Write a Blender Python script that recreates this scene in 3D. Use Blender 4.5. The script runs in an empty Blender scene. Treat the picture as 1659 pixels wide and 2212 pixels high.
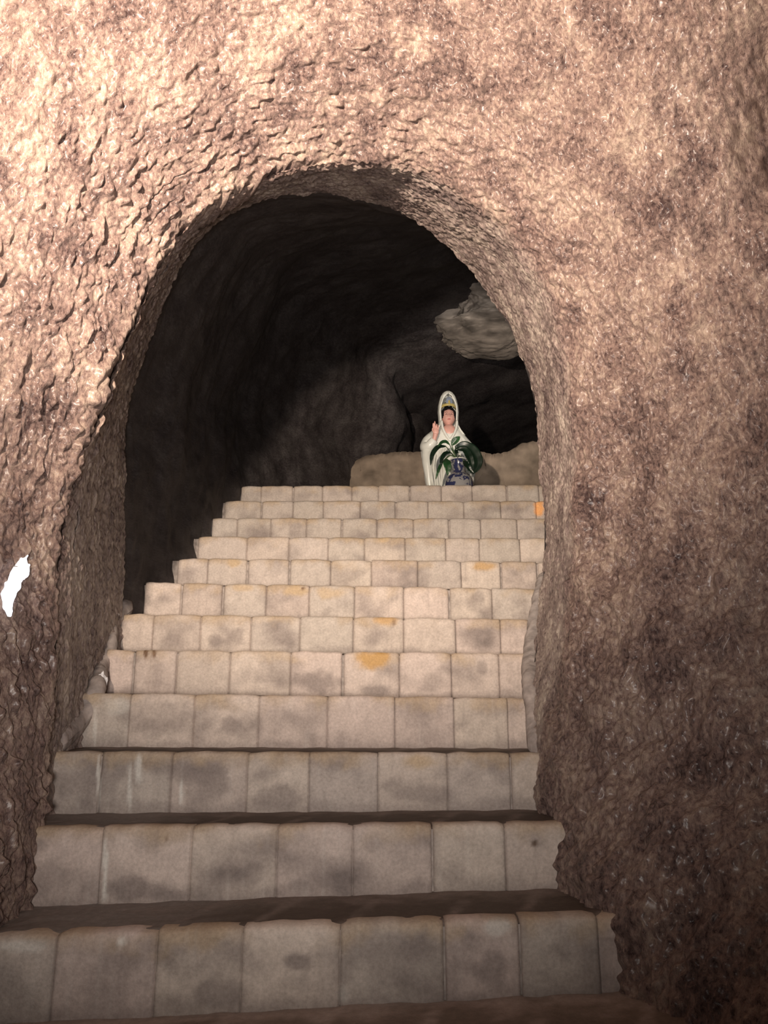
import bpy, bmesh, math, random
import numpy as np
from mathutils import Vector, Matrix

C = bpy.context.scene.collection
SC = bpy.context.scene
random.seed(7)
R = math.radians

# ------------------------------------------------------------------ camera, world, lights, exposure
CAMZ = 1.6
FPX = 1788.0
PITCH = 0.24923
cam_d = bpy.data.cameras.new('camera')
cam_d.sensor_fit = 'AUTO'
cam_d.sensor_width = 36.0
cam_d.lens = FPX / 2212.0 * 36.0
cam_d.clip_start = 0.02
cam = bpy.data.objects.new('camera', cam_d)
C.objects.link(cam)
cam.location = (0, 0, CAMZ)
cam.rotation_euler = (math.pi / 2 + PITCH, 0, 0)
SC.camera = cam

SC.view_settings.view_transform = 'Standard'
SC.view_settings.look = 'None'
SC.view_settings.gamma = 1.0
SC.view_settings.use_curve_mapping = False
SC.view_settings.exposure = 0.0

world = bpy.data.worlds.new('world')
SC.world = world
world.use_nodes = True
world.node_tree.nodes['Background'].inputs[0].default_value = (0.9, 0.85, 0.85, 1)
world.node_tree.nodes['Background'].inputs[1].default_value = 0.012


def lamp(name, kind, loc, power, color, aim=None, **kw):
    d = bpy.data.lights.new(name, kind)
    d.energy = power
    d.color = color
    for k, v in kw.items():
        setattr(d, k, v)
    o = bpy.data.objects.new(name, d)
    C.objects.link(o)
    o.location = (loc[0], loc[1], loc[2] + CAMZ)
    if aim:
        v = Vector((aim[0] - loc[0], aim[1] - loc[1], aim[2] - loc[2]))
        o.rotation_euler = v.to_track_quat('-Z', 'Y').to_euler()
    return o


# the lamp of the outer cave, high on the left behind the photographer, aimed up at the arch
lamp('cave_spot_lamp', 'SPOT', (-0.66, 0.42, 1.10), 760.0, (1.0, 0.84, 0.68), aim=(-0.30, 2.2, 2.0),
     spot_size=R(118), spot_blend=1.0, shadow_soft_size=0.04)
# unseen fill light added low by the camera to light the stairs frontally
lamp('stair_fill_light', 'SPOT', (-0.08, -0.15, -0.05), 200.0, (1.0, 0.925, 0.86), aim=(-0.42, 3.4, 1.66),
     spot_size=R(97), spot_blend=1.0, shadow_soft_size=0.10)
# spot added out of sight behind the right jamb to light statue and boulder
lamp('shrine_fill_light', 'SPOT', (0.80, 3.9, 1.80), 55.0, (1.0, 0.93, 0.84), aim=(0.74, 5.9, 2.50), spot_size=R(43), spot_blend=0.55, shadow_soft_size=0.05)


# ------------------------------------------------------------------ helpers
CP, SP_ = math.cos(PITCH), math.sin(PITCH)


def at(px, py, d):
    """the place seen at photo pixel (px, py), d metres ahead of the camera"""
    v = (1106.0 - py) / FPX
    u = (px - 829.5) / FPX
    # ray = (u, CP - v*SP, SP + v*CP)
    ry = CP - v * SP_
    rz = SP_ + v * CP
    t = d / ry
    return np.array((u * t, d, rz * t + CAMZ))


def pix(P):
    P = np.asarray(P)
    x, y, z = P[..., 0], P[..., 1], P[..., 2] - CAMZ
    dep = y * CP + z * SP_
    v = -y * SP_ + z * CP
    return 829.5 + FPX * x / dep, 1106 - FPX * v / dep, dep


_G = np.random.RandomState(11)
_PERM = _G.permutation(512)
_PERM = np.concatenate([_PERM, _PERM, _PERM])
_GR = _G.normal(size=(512, 3))
_GR /= np.linalg.norm(_GR, axis=1)[:, None]


def perlin(x, y, z):
    x, y, z = np.broadcast_arrays(np.asarray(x, float), np.asarray(y, float), np.asarray(z, float))
    xi, yi, zi = np.floor(x).astype(int), np.floor(y).astype(int), np.floor(z).astype(int)
    xf, yf, zf = x - xi, y - yi, z - zi
    f = lambda t: t * t * t * (t * (t * 6 - 15) + 10)
    u, v, w = f(xf), f(yf), f(zf)

    def g(a, b, c):
        h = _PERM[_PERM[_PERM[(xi + a) & 511] + ((yi + b) & 511)] + ((zi + c) & 511)]
        gr = _GR[h]
        return gr[..., 0] * (xf - a) + gr[..., 1] * (yf - b) + gr[..., 2] * (zf - c)
    l = lambda a, b, t: a + (b - a) * t
    return 1.5 * l(l(l(g(0, 0, 0), g(1, 0, 0), u), l(g(0, 1, 0), g(1, 1, 0), u), v),
                   l(l(g(0, 0, 1), g(1, 0, 1), u), l(g(0, 1, 1), g(1, 1, 1), u), v), w)


def fbm(x, y, z, n=4, gain=0.5):
    s, a = 0, 1.0
    for i in range(n):
        s = s + a * perlin(x * 2 ** i + 17 * i, y * 2 ** i + 5 * i, z * 2 ** i + 31 * i)
        a *= gain
    return s


def sstep(a, b, x):
    t = np.clip((x - a) / (b - a), 0, 1)
    return t * t * (3 - 2 * t)


def tag(o, label, cat=None, group=None, kind=None):
    o['label'] = label
    if cat:
        o['category'] = cat
    if group:
        o['group'] = group
    if kind:
        o['kind'] = kind
    return o


def empty(name, loc, rz=0):
    o = bpy.data.objects.new(name, None)
    C.objects.link(o)
    o.location = loc
    o.rotation_euler = (0, 0, rz)
    o.empty_display_size = 0.1
    return o


def link_mesh(name, me, mat, parent=None, smooth=True):
    o = bpy.data.objects.new(name, me)
    C.objects.link(o)
    if mat:
        me.materials.append(mat)
    if parent:
        o.parent = parent
    if smooth and len(me.polygons):
        me.polygons.foreach_set('use_smooth', np.ones(len(me.polygons), bool))
    return o


def obj(name, bm, mat, parent=None, smooth=True):
    bmesh.ops.recalc_face_normals(bm, faces=bm.faces)
    me = bpy.data.meshes.new(name)
    bm.to_mesh(me)
    bm.free()
    return link_mesh(name, me, mat, parent, smooth)


def np_mesh(name, V, F):
    V = np.asarray(V, np.float32)
    F = np.asarray(F, np.int32)
    me = bpy.data.meshes.new(name)
    me.vertices.add(len(V))
    me.vertices.foreach_set('co', V.ravel())
    me.loops.add(F.size)
    me.loops.foreach_set('vertex_index', F.ravel())
    me.polygons.add(len(F))
    me.polygons.foreach_set('loop_start', np.arange(0, F.size, F.shape[1], dtype=np.int32))
    me.polygons.foreach_set('loop_total', np.full(len(F), F.shape[1], np.int32))
    me.update(calc_edges=True)
    return me


def grid_faces(nr, nc, flip=False, off=0):
    i = np.arange(nr * nc).reshape(nr, nc)
    a, b, c, d = i[:-1, :-1], i[:-1, 1:], i[1:, 1:], i[1:, :-1]
    q = (a, b, c, d) if not flip else (a, d, c, b)
    return np.stack([k.ravel() for k in q], 1) + off


def set_uv(me, uv):
    l = me.uv_layers.new(name='uv')
    li = np.zeros(len(me.loops), np.int32)
    me.loops.foreach_get('vertex_index', li)
    l.data.foreach_set('uv', np.asarray(uv, np.float32)[li].ravel())


def set_col(me, col, name='tint'):
    a = me.color_attributes.new(name, 'FLOAT_COLOR', 'POINT')
    c = np.ones((len(me.vertices), 4), np.float32)
    c[:, :col.shape[1]] = col
    a.data.foreach_set('color', c.ravel())


def tube(bm, pts, rad, n=10, caps=True):
    """a tapering round tube through pts"""
    pts = [Vector(p) for p in pts]
    if not hasattr(rad, '__len__'):
        rad = [rad] * len(pts)
    rings = []
    up = Vector((0, 0, 1))
    for i, p in enumerate(pts):
        d = (pts[min(i + 1, len(pts) - 1)] - pts[max(i - 1, 0)]).normalized()
        a = d.cross(up)
        if a.length < 1e-3:
            a = d.cross(Vector((0, 1, 0)))
        a.normalize()
        b = d.cross(a)
        rings.append([bm.verts.new(p + (a * math.cos(t) + b * math.sin(t)) * rad[i])
                      for t in [2 * math.pi * k / n for k in range(n)]])
    for r0, r1 in zip(rings, rings[1:]):
        for k in range(n):
            bm.faces.new((r0[k], r0[(k + 1) % n], r1[(k + 1) % n], r1[k]))
    if caps:
        bm.faces.new(rings[0])
        bm.faces.new(rings[-1][::-1])


def ball(bm, c, r, sub=3):
    m = Matrix.Translation(c) @ Matrix.Diagonal((r[0], r[1], r[2], 1))
    return bmesh.ops.create_uvsphere(bm, u_segments=8 * sub, v_segments=5 * sub, radius=1, matrix=m)['verts']


def lathe(bm, prof, n=48):
    rings = []
    for r, z in prof:
        rings.append([bm.verts.new((r * math.cos(2 * math.pi * k / n), r * math.sin(2 * math.pi * k / n), z)) for k in range(n)])
    for r0, r1 in zip(rings, rings[1:]):
        for k in range(n):
            bm.faces.new((r0[k], r0[(k + 1) % n], r1[(k + 1) % n], r1[k]))
    bm.faces.new(rings[0][::-1])
    bm.faces.new(rings[-1])


def spline(P, n):
    """Catmull-Rom through the points P, n samples evenly along its length"""
    P = np.asarray(P, float)
    Q = np.vstack([2 * P[0] - P[1], P, 2 * P[-1] - P[-2]])
    out = []
    for i in range(1, len(Q) - 2):
        t = np.linspace(0, 1, 24, endpoint=False)[:, None]
        a, b, c, d = Q[i - 1], Q[i], Q[i + 1], Q[i + 2]
        out.append(0.5 * ((2 * b) + (c - a) * t + (2 * a - 5 * b + 4 * c - d) * t ** 2 + (3 * b - a - 3 * c + d) * t ** 3))
    out = np.vstack(out + [P[-1:]])
    L = np.concatenate([[0], np.cumsum(np.linalg.norm(np.diff(out, axis=0), axis=1))])
    s = np.linspace(0, L[-1], n)
    return np.stack([np.interp(s, L, out[:, k]) for k in range(out.shape[1])], 1)


# ------------------------------------------------------------------ materials
class N:
    def __init__(self, name):
        self.m = bpy.data.materials.new(name)
        self.m.use_nodes = True
        self.t = self.m.node_tree
        self.b = self.t.nodes['Principled BSDF']

    def n(self, kind, **kw):
        x = self.t.nodes.new(kind)
        for k, v in kw.items():
            if k.startswith('i_'):
                x.inputs[k[2:].replace('_', ' ')].default_value = v
            else:
                setattr(x, k, v)
        return x

    def l(self, a, b):
        self.t.links.new(a, b)

    def ramp(self, fac, stops):
        r = self.n('ShaderNodeValToRGB')
        e = r.color_ramp.elements
        while len(e) < len(stops):
            e.new(0.5)
        for q, (p, c) in zip(e, stops):
            q.position = p
            q.color = (*c, 1)
        self.l(fac, r.inputs[0])
        return r.outputs[0]


def plain(name, col, rough=0.5, spec=0.5, noise=0.0, scale=30, bump=0.0):
    s = N(name)
    s.b.inputs['Roughness'].default_value = rough
    s.b.inputs['Specular IOR Level'].default_value = spec
    tc = s.n('ShaderNodeTexCoord')
    nz = s.n('ShaderNodeTexNoise', i_Scale=scale, i_Detail=5.0)
    s.l(tc.outputs['Object'], nz.inputs['Vector'])
    a = tuple(max(0, c * (1 - noise)) for c in col)
    b = tuple(min(1, c * (1 + noise)) for c in col)
    s.l(s.ramp(nz.outputs[0], [(0.3, a), (0.7, b)]), s.b.inputs['Base Color'])
    if bump:
        bp = s.n('ShaderNodeBump', i_Strength=bump, i_Distance=0.01)
        s.l(nz.outputs[0], bp.inputs['Height'])
        s.l(bp.outputs[0], s.b.inputs['Normal'])
    return s.m


def rock_mat(name, dark, mid, light, rough, bump, stretch=(1, 1), tint=True, spec=0.5, coat=0.0):
    """rough hewn, painted rock; uv in metres (along the arch, along the tunnel)"""
    s = N(name)
    tc = s.n('ShaderNodeTexCoord')
    mp = s.n('ShaderNodeMapping')
    mp.inputs['Scale'].default_value = (stretch[0], stretch[0], stretch[1])
    s.l(tc.outputs['Object'], mp.inputs[0])
    big = s.n('ShaderNodeTexNoise', i_Scale=8.0, i_Detail=6.0, i_Roughness=0.65)
    s.l(mp.outputs[0], big.inputs['Vector'])
    fine = s.n('ShaderNodeTexNoise', i_Scale=85.0, i_Detail=6.0, i_Roughness=0.75)
    s.l(mp.outputs[0], fine.inputs['Vector'])
    mix = s.n('ShaderNodeMath', operation='MULTIPLY_ADD')
    mix.inputs[1].default_value = 0.56
    s.l(fine.outputs[0], mix.inputs[0])
    m2 = s.n('ShaderNodeMath', operation='MULTIPLY')
    m2.inputs[1].default_value = 0.44
    s.l(big.outputs[0], m2.inputs[0])
    s.l(m2.outputs[0], mix.inputs[2])
    col = s.ramp(mix.outputs[0], [(0.39, dark), (0.5, mid), (0.62, light)])
    if tint:
        at_ = s.n('ShaderNodeAttribute', attribute_name='tint')
        mu = s.n('ShaderNodeMix', data_type='RGBA', blend_type='MULTIPLY')
        mu.inputs[0].default_value = 1
        s.l(col, mu.inputs[6])
        s.l(at_.outputs[0], mu.inputs[7])
        col = mu.outputs[2]
    s.l(col, s.b.inputs['Base Color'])
    s.b.inputs['Specular IOR Level'].default_value = spec
    s.b.inputs['Coat Weight'].default_value = coat
    s.b.inputs['Coat Roughness'].default_value = 0.28
    rr = s.n('ShaderNodeMapRange')
    rr.inputs[1].default_value = 0.35
    rr.inputs[2].default_value = 0.65
    rr.inputs[3].default_value = rough - 0.12
    rr.inputs[4].default_value = rough + 0.15
    s.l(fine.outputs[0], rr.inputs[0])
    s.l(rr.outputs[0], s.b.inputs['Roughness'])
    vor = s.n('ShaderNodeTexNoise', i_Scale=210.0, i_Detail=3.0, i_Roughness=0.7)
    s.l(mp.outputs[0], vor.inputs['Vector'])
    hsum = s.n('ShaderNodeMath', operation='MULTIPLY_ADD')
    s.l(vor.outputs[0], hsum.inputs[0])
    hsum.inputs[1].default_value = 0.35
    s.l(fine.outputs[0], hsum.inputs[2])
    bp = s.n('ShaderNodeBump', i_Strength=bump, i_Distance=0.009)
    s.l(hsum.outputs[0], bp.inputs['Height'])
    s.l(bp.outputs[0], s.b.inputs['Normal'])
    return s.m


M = {}
M['rock'] = rock_mat('painted_rock', (0.050, 0.026, 0.025), (0.225, 0.147, 0.125), (0.45, 0.335, 0.265), 0.34, 0.95, (1.1, 0.65), coat=0.25)
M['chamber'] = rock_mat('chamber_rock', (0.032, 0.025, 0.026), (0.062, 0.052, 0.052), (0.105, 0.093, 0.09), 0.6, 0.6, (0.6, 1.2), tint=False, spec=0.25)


def attr_mat(name, rough, bump, scale=120):
    s = N(name)
    at_ = s.n('ShaderNodeAttribute', attribute_name='tint')
    tc = s.n('ShaderNodeTexCoord')
    nz = s.n('ShaderNodeTexNoise', i_Scale=scale, i_Detail=5.0, i_Roughness=0.65)
    s.l(tc.outputs['Object'], nz.inputs['Vector'])
    mu = s.n('ShaderNodeMix', data_type='RGBA', blend_type='MULTIPLY')
    mu.inputs[0].default_value = 1
    s.l(at_.outputs[0], mu.inputs[6])
    s.l(s.ramp(nz.outputs[0], [(0.3, (0.8, 0.78, 0.77)), (0.7, (1.12, 1.1, 1.1))]), mu.inputs[7])
    s.l(mu.outputs[2], s.b.inputs['Base Color'])
    s.b.inputs['Roughness'].default_value = rough
    s.b.inputs['Specular IOR Level'].default_value = 0.3
    bp = s.n('ShaderNodeBump', i_Strength=bump, i_Distance=0.004)
    s.l(nz.outputs[0], bp.inputs['Height'])
    s.l(bp.outputs[0], s.b.inputs['Normal'])
    return s.m


M['brick'] = attr_mat('stair_brick', 0.65, 0.4)
M['tread'] = attr_mat('dirty_tread', 0.7, 0.6, 60)
M['mortar'] = plain('dark_mortar', (0.31, 0.265, 0.24), 0.9, 0.2, 0.35, 40, 0.5)
M['plaster'] = plain('grey_plaster', (0.35, 0.30, 0.28), 0.85, 0.2, 0.35, 25, 0.6)
M['white_plaster'] = plain('white_plaster', (0.85, 0.83, 0.85), 0.5, 0.4, 0.05, 60, 0.5)
M['stone'] = plain('grey_stone', (0.31, 0.265, 0.23), 0.8, 0.3, 0.55, 7, 0.7)
M['ledge'] = plain('ledge_stone', (0.28, 0.22, 0.17), 0.85, 0.2, 0.3, 9, 0.6)
M['white_glaze'] = plain('white_glaze', (0.80, 0.80, 0.74), 0.28, 0.5, 0.05, 20)
M['skin'] = plain('pink_painted_skin', (0.66, 0.36, 0.30), 0.4, 0.4, 0.06, 30)
M['hair'] = plain('black_painted_hair', (0.006, 0.005, 0.006), 0.7, 0.15)
M['gold'] = plain('yellow_gold_paint', (0.50, 0.40, 0.14), 0.35, 0.6, 0.2, 60)
M['blue_grey'] = plain('blue_grey_paint', (0.20, 0.23, 0.29), 0.4, 0.5, 0.2, 60)
M['lip'] = plain('red_paint', (0.45, 0.08, 0.08), 0.4)
M['eye'] = plain('dark_eye_paint', (0.03, 0.025, 0.025), 0.3)
M['leaf'] = plain('dark_green_leaf', (0.022, 0.075, 0.025), 0.35, 0.5, 0.35, 25)
M['deep_leaf'] = plain('deep_green_leaf', (0.007, 0.019, 0.010), 0.35, 0.5, 0.3, 25)
M['stem'] = plain('green_stem', (0.07, 0.12, 0.05), 0.5, 0.4, 0.2)
M['wood'] = plain('dark_base', (0.10, 0.06, 0.04), 0.5, 0.4, 0.2)


def vase_mat():
    s = N('blue_and_white_porcelain')
    tc = s.n('ShaderNodeTexCoord')
    nz = s.n('ShaderNodeTexNoise', i_Scale=17.0, i_Detail=2.0, i_Distortion=1.6)
    s.l(tc.outputs['Object'], nz.inputs['Vector'])
    c = s.ramp(nz.outputs[0], [(0.46, (0.30, 0.29, 0.29)), (0.52, (0.035, 0.04, 0.10))])
    s.l(c, s.b.inputs['Base Color'])
    s.b.inputs['Roughness'].default_value = 0.15
    return s.m


M['vase'] = vase_mat()
s_ = N('glowing_white')  # emissive white for the added glow patch
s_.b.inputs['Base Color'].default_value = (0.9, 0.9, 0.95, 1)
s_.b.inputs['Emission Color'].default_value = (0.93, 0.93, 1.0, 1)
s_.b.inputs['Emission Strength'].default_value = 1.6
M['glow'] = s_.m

# ------------------------------------------------------------------ the tunnel: arch profiles lofted along the stairs
D0, Z0, TR, RS = 4.96125, 1.42396 + CAMZ, 0.273927, 0.167581


def row_d(k):
    return D0 - (k - 1) * TR


def row_z(k):
    return Z0 - (k - 1) * RS


def section(pts, crown, nl, nr, drop=0.55):
    """points from the left foot over the crown to the right foot"""
    P = [at(*p) for p in pts]
    P = [P[0] - np.array((0.0, 0, drop))] + P + [P[-1] - np.array((0.0, 0, drop))]
    c = crown + 1
    full = spline(P, 1200)
    ic = np.argmin(np.linalg.norm(full - P[c], axis=1))

    def res(A, n):
        L = np.concatenate([[0], np.cumsum(np.linalg.norm(np.diff(A, axis=0), axis=1))])
        s = np.linspace(0, L[-1], n)
        return np.stack([np.interp(s, L, A[:, k]) for k in range(3)], 1)
    return np.vstack([res(full[:ic + 1], nl)[:-1], res(full[ic:], nr)])


NL, NR = 680, 680
PORT = section([(62, 1790, 2.30), (95, 1600, 2.35), (128, 1350, 2.36), (146, 1150, 2.36), (178, 980, 2.36), (232, 800, 2.36),
                (300, 645, 2.36), (395, 508, 2.36), (510, 425, 2.36), (635, 372, 2.36), (750, 350, 2.36), (910, 368, 2.38),
                (1075, 470, 2.40), (1180, 620, 2.42), (1230, 820, 2.45), (1248, 1040, 2.46), (1238, 1250, 2.46),
                (1208, 1450, 2.47), (1165, 1640, 2.48)], 10, NL, NR)
JAMB = section([(262, 1400, 3.32), (264, 1322, 3.34), (268, 1180, 3.36), (268, 1030, 3.36), (277, 890, 3.36), (318, 750, 3.25),
                (378, 595, 3.05), (450, 492, 2.92), (540, 441, 2.86), (620, 421, 2.84), (690, 416, 2.84), (770, 425, 2.86), (870, 464, 2.92),
                (965, 530, 3.0), (1045, 625, 3.08), (1110, 735, 3.10), (1150, 860, 3.12), (1170, 1000, 3.10), (1174, 1180, 3.06),
                (1164, 1350, 3.0), (1148, 1500, 2.95)], 10, NL, NR)
NT = PORT.shape[0]
tt = np.linspace(0, 1, NT)
zrel = PORT[:, 2] - CAMZ
side_left = tt < 0.5
nx = PORT[:, 0] + 0.17
nz_ = np.maximum(PORT[:, 2] - CAMZ - 0.55, 0)
ln = np.sqrt(nx ** 2 + nz_ ** 2)
OUT = np.stack([nx / ln, np.zeros(NT), nz_ / ln], 1)
FL = np.where(side_left, 0.0 + 1.0 * sstep(-0.2, 0.8, zrel), 0.10 + 0.90 * sstep(-0.35, 0.55, zrel))


def outer(r, q):
    o = PORT + OUT * (r * FL)[:, None]
    o[:, 1] -= q
    # the foot of the left wall swells towards the stairs near the photographer
    o[:, 0] += np.where(side_left, (1 - sstep(-0.3, 0.5, zrel)) * min(q, 0.7) * 0.20, 0)
    # and both feet follow the stairs down
    o[:, 2] -= (1 - sstep(-0.2, 0.6, zrel)) * q * 0.5
    return o


secs = [outer(1.75, 3.6), outer(1.70, 2.4), outer(1.55, 1.6), outer(1.25, 1.05), outer(0.88, 0.78), outer(0.58, 0.60),
        outer(0.34, 0.44), outer(0.17, 0.28), outer(0.06, 0.13), PORT, 0.5 * (PORT + JAMB), JAMB]
# the reveal is a little hollow at mid depth
secs = np.array(secs)
rows_per = [10, 14, 24, 50, 70, 66, 66, 62, 56, 110, 90]


def loft(secs, rows_per):
    Q = np.concatenate([(2 * secs[0] - secs[1])[None], secs, (2 * secs[-1] - secs[-2])[None]])
    rows, rid = [], []
    for i in range(len(secs) - 1):
        n = rows_per[i]
        a, b, c, d = Q[i], Q[i + 1], Q[i + 2], Q[i + 3]
        for t in np.linspace(0, 1, n, endpoint=False):
            # tamed tangents so uneven section spacing does not overshoot
            m0, m1 = 0.35 * (c - a), 0.35 * (d - b)
            h = (2 * t ** 3 - 3 * t ** 2 + 1) * b + (t ** 3 - 2 * t ** 2 + t) * m0 + (-2 * t ** 3 + 3 * t ** 2) * c + (t ** 3 - t ** 2) * m1
            rows.append(h)
            rid.append(i + t)
    rows.append(secs[-1])
    rid.append(len(secs) - 1)
    return np.array(rows), np.array(rid)


G, rid = loft(secs, rows_per)          # G[row, column, xyz]
NRW = G.shape[0]


def normals(G):
    du = np.gradient(G, axis=1)
    dv = np.gradient(G, axis=0)
    n = np.cross(du, dv)
    n /= np.linalg.norm(n, axis=2)[..., None] + 1e-12
    return n


nrm = normals(G)
# point into the tunnel
axis_ = np.array((-0.15, 0, CAMZ + 0.3))
inw = np.zeros_like(G)
inw[..., 0] = axis_[0] - G[..., 0]
inw[..., 2] = axis_[2] - G[..., 2]
inw[..., 1] = -0.8
sgn = np.sign(np.sum(nrm * inw, axis=2).mean())
nrm *= sgn
su = np.zeros((NRW, NT))
su[:, 1:] = np.cumsum(np.linalg.norm(np.diff(G, axis=1), axis=2), axis=1)
su -= su[:, NL - 1:NL]
sv = np.zeros((NRW, NT))
sv[1:] = np.cumsum(np.linalg.norm(np.diff(G, axis=0), axis=2), axis=0)
sv -= sv[rid.searchsorted(9.0)][None, :]
RID = np.repeat(rid[:, None], NT, 1)
T2 = np.repeat(tt[None], NRW, 0)
reveal = sstep(8.9, 9.35, RID)
# chiselled flecks, long along the arch on the left, chips overhead, rougher lumps on the right
wx = 0.03 * perlin(su / 0.2, sv / 0.2, 3.3)
wy = 0.03 * perlin(su / 0.2, sv / 0.2, 9.1)
a_, b_ = su + wx, sv + wy + 0.18 * su * np.where(T2 < .5, 1, -0.6) * 0
ridge = lambda f: 1 - 2 * np.abs(f)
amp = (1 - 0.6 * reveal) * (1 - 0.6 * np.exp(-(sv / 0.07) ** 2))
rgt = sstep(0.46, 0.66, T2)
low = sstep(0.35, -0.25, G[..., 2] - CAMZ)
gx_, gy_, gz_ = G[..., 0], G[..., 1], G[..., 2]
# left and overhead: proud chips long along the arch
chip = lambda f, t: np.maximum(f - t, 0)
fa = perlin(a_ / 0.046, b_ / 0.021, 1.5)
fb = perlin(a_ / 0.075, b_ / 0.032, 4.5)
left_d = 0.040 * chip(fa, 0.24) + 0.044 * chip(fb, 0.28) - 0.014 * chip(-fb, 0.30)
# right: rougher lumps and hollows
fc = perlin(gx_ / 0.040, gy_ / 0.040, gz_ / 0.075)
fd = perlin(gx_ / 0.085 + 7, gy_ / 0.085, gz_ / 0.11)
fg = fbm(gx_ / 0.095 + 4, gy_ / 0.095, gz_ / 0.12, 4, 0.62)
right_d = 0.016 * chip(fc, 0.15) + 0.021 * fg + 0.016 * np.abs(fd) - 0.030 * chip(-fd, 0.34)
f3 = fbm(gx_ / 0.30, gy_ / 0.30, gz_ / 0.34, 3)
f4 = fbm(gx_ / 0.8 + 3, gy_ / 0.8, gz_ / 0.8, 2)
f5 = perlin(gx_ / 0.014, gy_ / 0.014, gz_ / 0.018)
f6 = perlin(gx_ / 0.024 + 9, gy_ / 0.024, gz_ / 0.036)
disp = amp * (left_d * (1 - rgt) + right_d * rgt * (1 - 0.45 * low)) + (0.0085 * f5 + 0.010 * f6) * (1 - 0.4 * reveal)
disp += (0.016 + 0.014 * rgt) * f3 * (1 - 0.6 * reveal) + 0.035 * f4 * (1 - 0.8 * reveal)
# the long crack that runs down the left edge of the arch, and a second fainter one beside it
edge = sstep(0.03, 0.10, T2) * (1 - sstep(0.42, 0.50, T2))
cx_ = 0.018 * perlin(su / 0.16, 0.5, 5.0) + 0.010 * perlin(su / 0.05, 0.5, 8.0)
patch = 0.75 + 0.25 * np.clip(2.5 * perlin(su / 0.25, 0.2, 31.0), -1, 1)
crack = edge * patch * 0.22 * np.exp(-((sv + 0.020 - cx_) / 0.0065) ** 2)
cx2 = 0.13 + 0.025 * perlin(su / 0.2, 0.5, 15.0) + 0.010 * perlin(su / 0.05, 0.5, 18.0)
patch2 = np.clip(3 * perlin(su / 0.3, 0.2, 41.0), 0, 1)
crack += edge * patch2 * 0.10 * np.exp(-((sv - cx2) / 0.005) ** 2)
disp += edge * 0.016 * np.exp(-((sv + 0.05) / 0.05) ** 2)
# scattered deep pits and cracks on the left face
cr = np.abs(perlin(a_ / 0.30, b_ / 0.085, 61.0))
disp -= 0.012 * np.exp(-(cr / 0.03) ** 2) * (1 - sstep(0.4, 0.5, T2)) * (1 - reveal) * np.clip(2 * perlin(su / .3, sv / .3, 71.), 0, 1)
# a dark hollow high up at the right
pg = pix(G)
hit = (pg[0] - 1690) ** 2 + (pg[1] - 250) ** 2 + np.where(pg[2] < 0.5, 1e9, 0)
hp = G[np.unravel_index(np.argmin(hit), hit.shape)]
disp -= 0.22 * np.exp(-((gx_ - hp[0]) / 0.10) ** 2 - ((gy_ - hp[1]) / 0.16) ** 2 - ((gz_ - hp[2]) / 0.26) ** 2)
W = G + nrm * disp[..., None] + crack[..., None] * np.array((-0.50, 0.86, 0.0))
# paint: pinkish brown outside, greyer plaster in the reveal
tint = np.ones((NRW, NT, 3))
grey = np.array((1.0, 1.12, 1.18))
tint = tint * (1 - reveal[..., None]) + grey * reveal[..., None] * 1.2
UVW = np.stack([su, sv], 2)


def wall_piece(name, c0, c1, label):
    V = W[:, c0:c1].reshape(-1, 3)
    me = np_mesh(name, V, grid_faces(NRW, c1 - c0, flip=sgn < 0))
    set_uv(me, UVW[:, c0:c1].reshape(-1, 2))
    set_col(me, tint[:, c0:c1].reshape(-1, 3))
    o = link_mesh(name, me, M['rock'])
    tag(o, label, kind='structure')
    return o


wall_piece('wall_left', 0, 446, 'rough brown painted rock wall left of the stairs with a long crack')
wall_piece('ceiling', 445, 921, 'bright rough rock vault over the arch')
wall_piece('wall_right', 920, NT, 'rough lumpy rock wall right of the stairs')

# chamber behind the arch


def off(S, dx_l, dx_r, dz, dy):
    o = S.copy()
    k = tt
    o[:, 0] += dx_l * (1 - sstep(0.25, 0.6, k)) + dx_r * sstep(0.4, 0.75, k)
    o[:, 2] += dz * np.where(zrel > 0, 1, 0.0) * sstep(-0.1, 1.2, JAMB[:, 2] - CAMZ) + 0
    o[:, 1] += dy
    # feet stay below the stairs
    return o


JJ = JAMB[::4]
tj = tt[::4]


def chamber_sec(dy, dl, dr, dz, lift):
    o = JJ.copy()
    o[:, 1] = o[:, 1] + dy
    o[:, 0] += dl * (1 - sstep(0.3, 0.62, tj)) + dr * sstep(0.4, 0.7, tj)
    h = sstep(CAMZ - 0.3, CAMZ + 2.0, JJ[:, 2])
    o[:, 2] += dz * h * (0.5 + 0.5 * sstep(0.45, 0.7, tj)) + lift * (1 - h)
    return o


csecs = np.array([chamber_sec(-0.02, 0, 0, 0, 0), chamber_sec(0.10, -0.02, 0.10, 0.10, 0.0), chamber_sec(0.5, 0.06, 0.35, 0.50, 0.2),
                  chamber_sec(1.0, 0.10, 0.65, 0.95, 0.4), chamber_sec(1.65, 0.18, 0.95, 1.35, 0.75), chamber_sec(2.3, 0.42, 1.2, 1.65, 0.9),
                  chamber_sec(3.0, 0.85, 1.5, 1.75, 0.9), chamber_sec(3.9, 1.25, 1.9, 1.7, 0.9), chamber_sec(9.5, 1.6, 2.6, 1.7, 0.9)])
CG, crid = loft(csecs, [10, 20, 26, 30, 30, 30, 30, 30])
cn = normals(CG)
ctr = np.array((0.0, 4.6, CAMZ + 1.6))
csg = np.sign(np.sum(cn * (ctr - CG), axis=2).mean())
cn *= csg
cu = np.zeros(CG.shape[:2])
cu[:, 1:] = np.cumsum(np.linalg.norm(np.diff(CG, axis=1), axis=2), axis=1)
cv = np.zeros(CG.shape[:2])
cv[1:] = np.cumsum(np.linalg.norm(np.diff(CG, axis=0), axis=2), axis=0)
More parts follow.
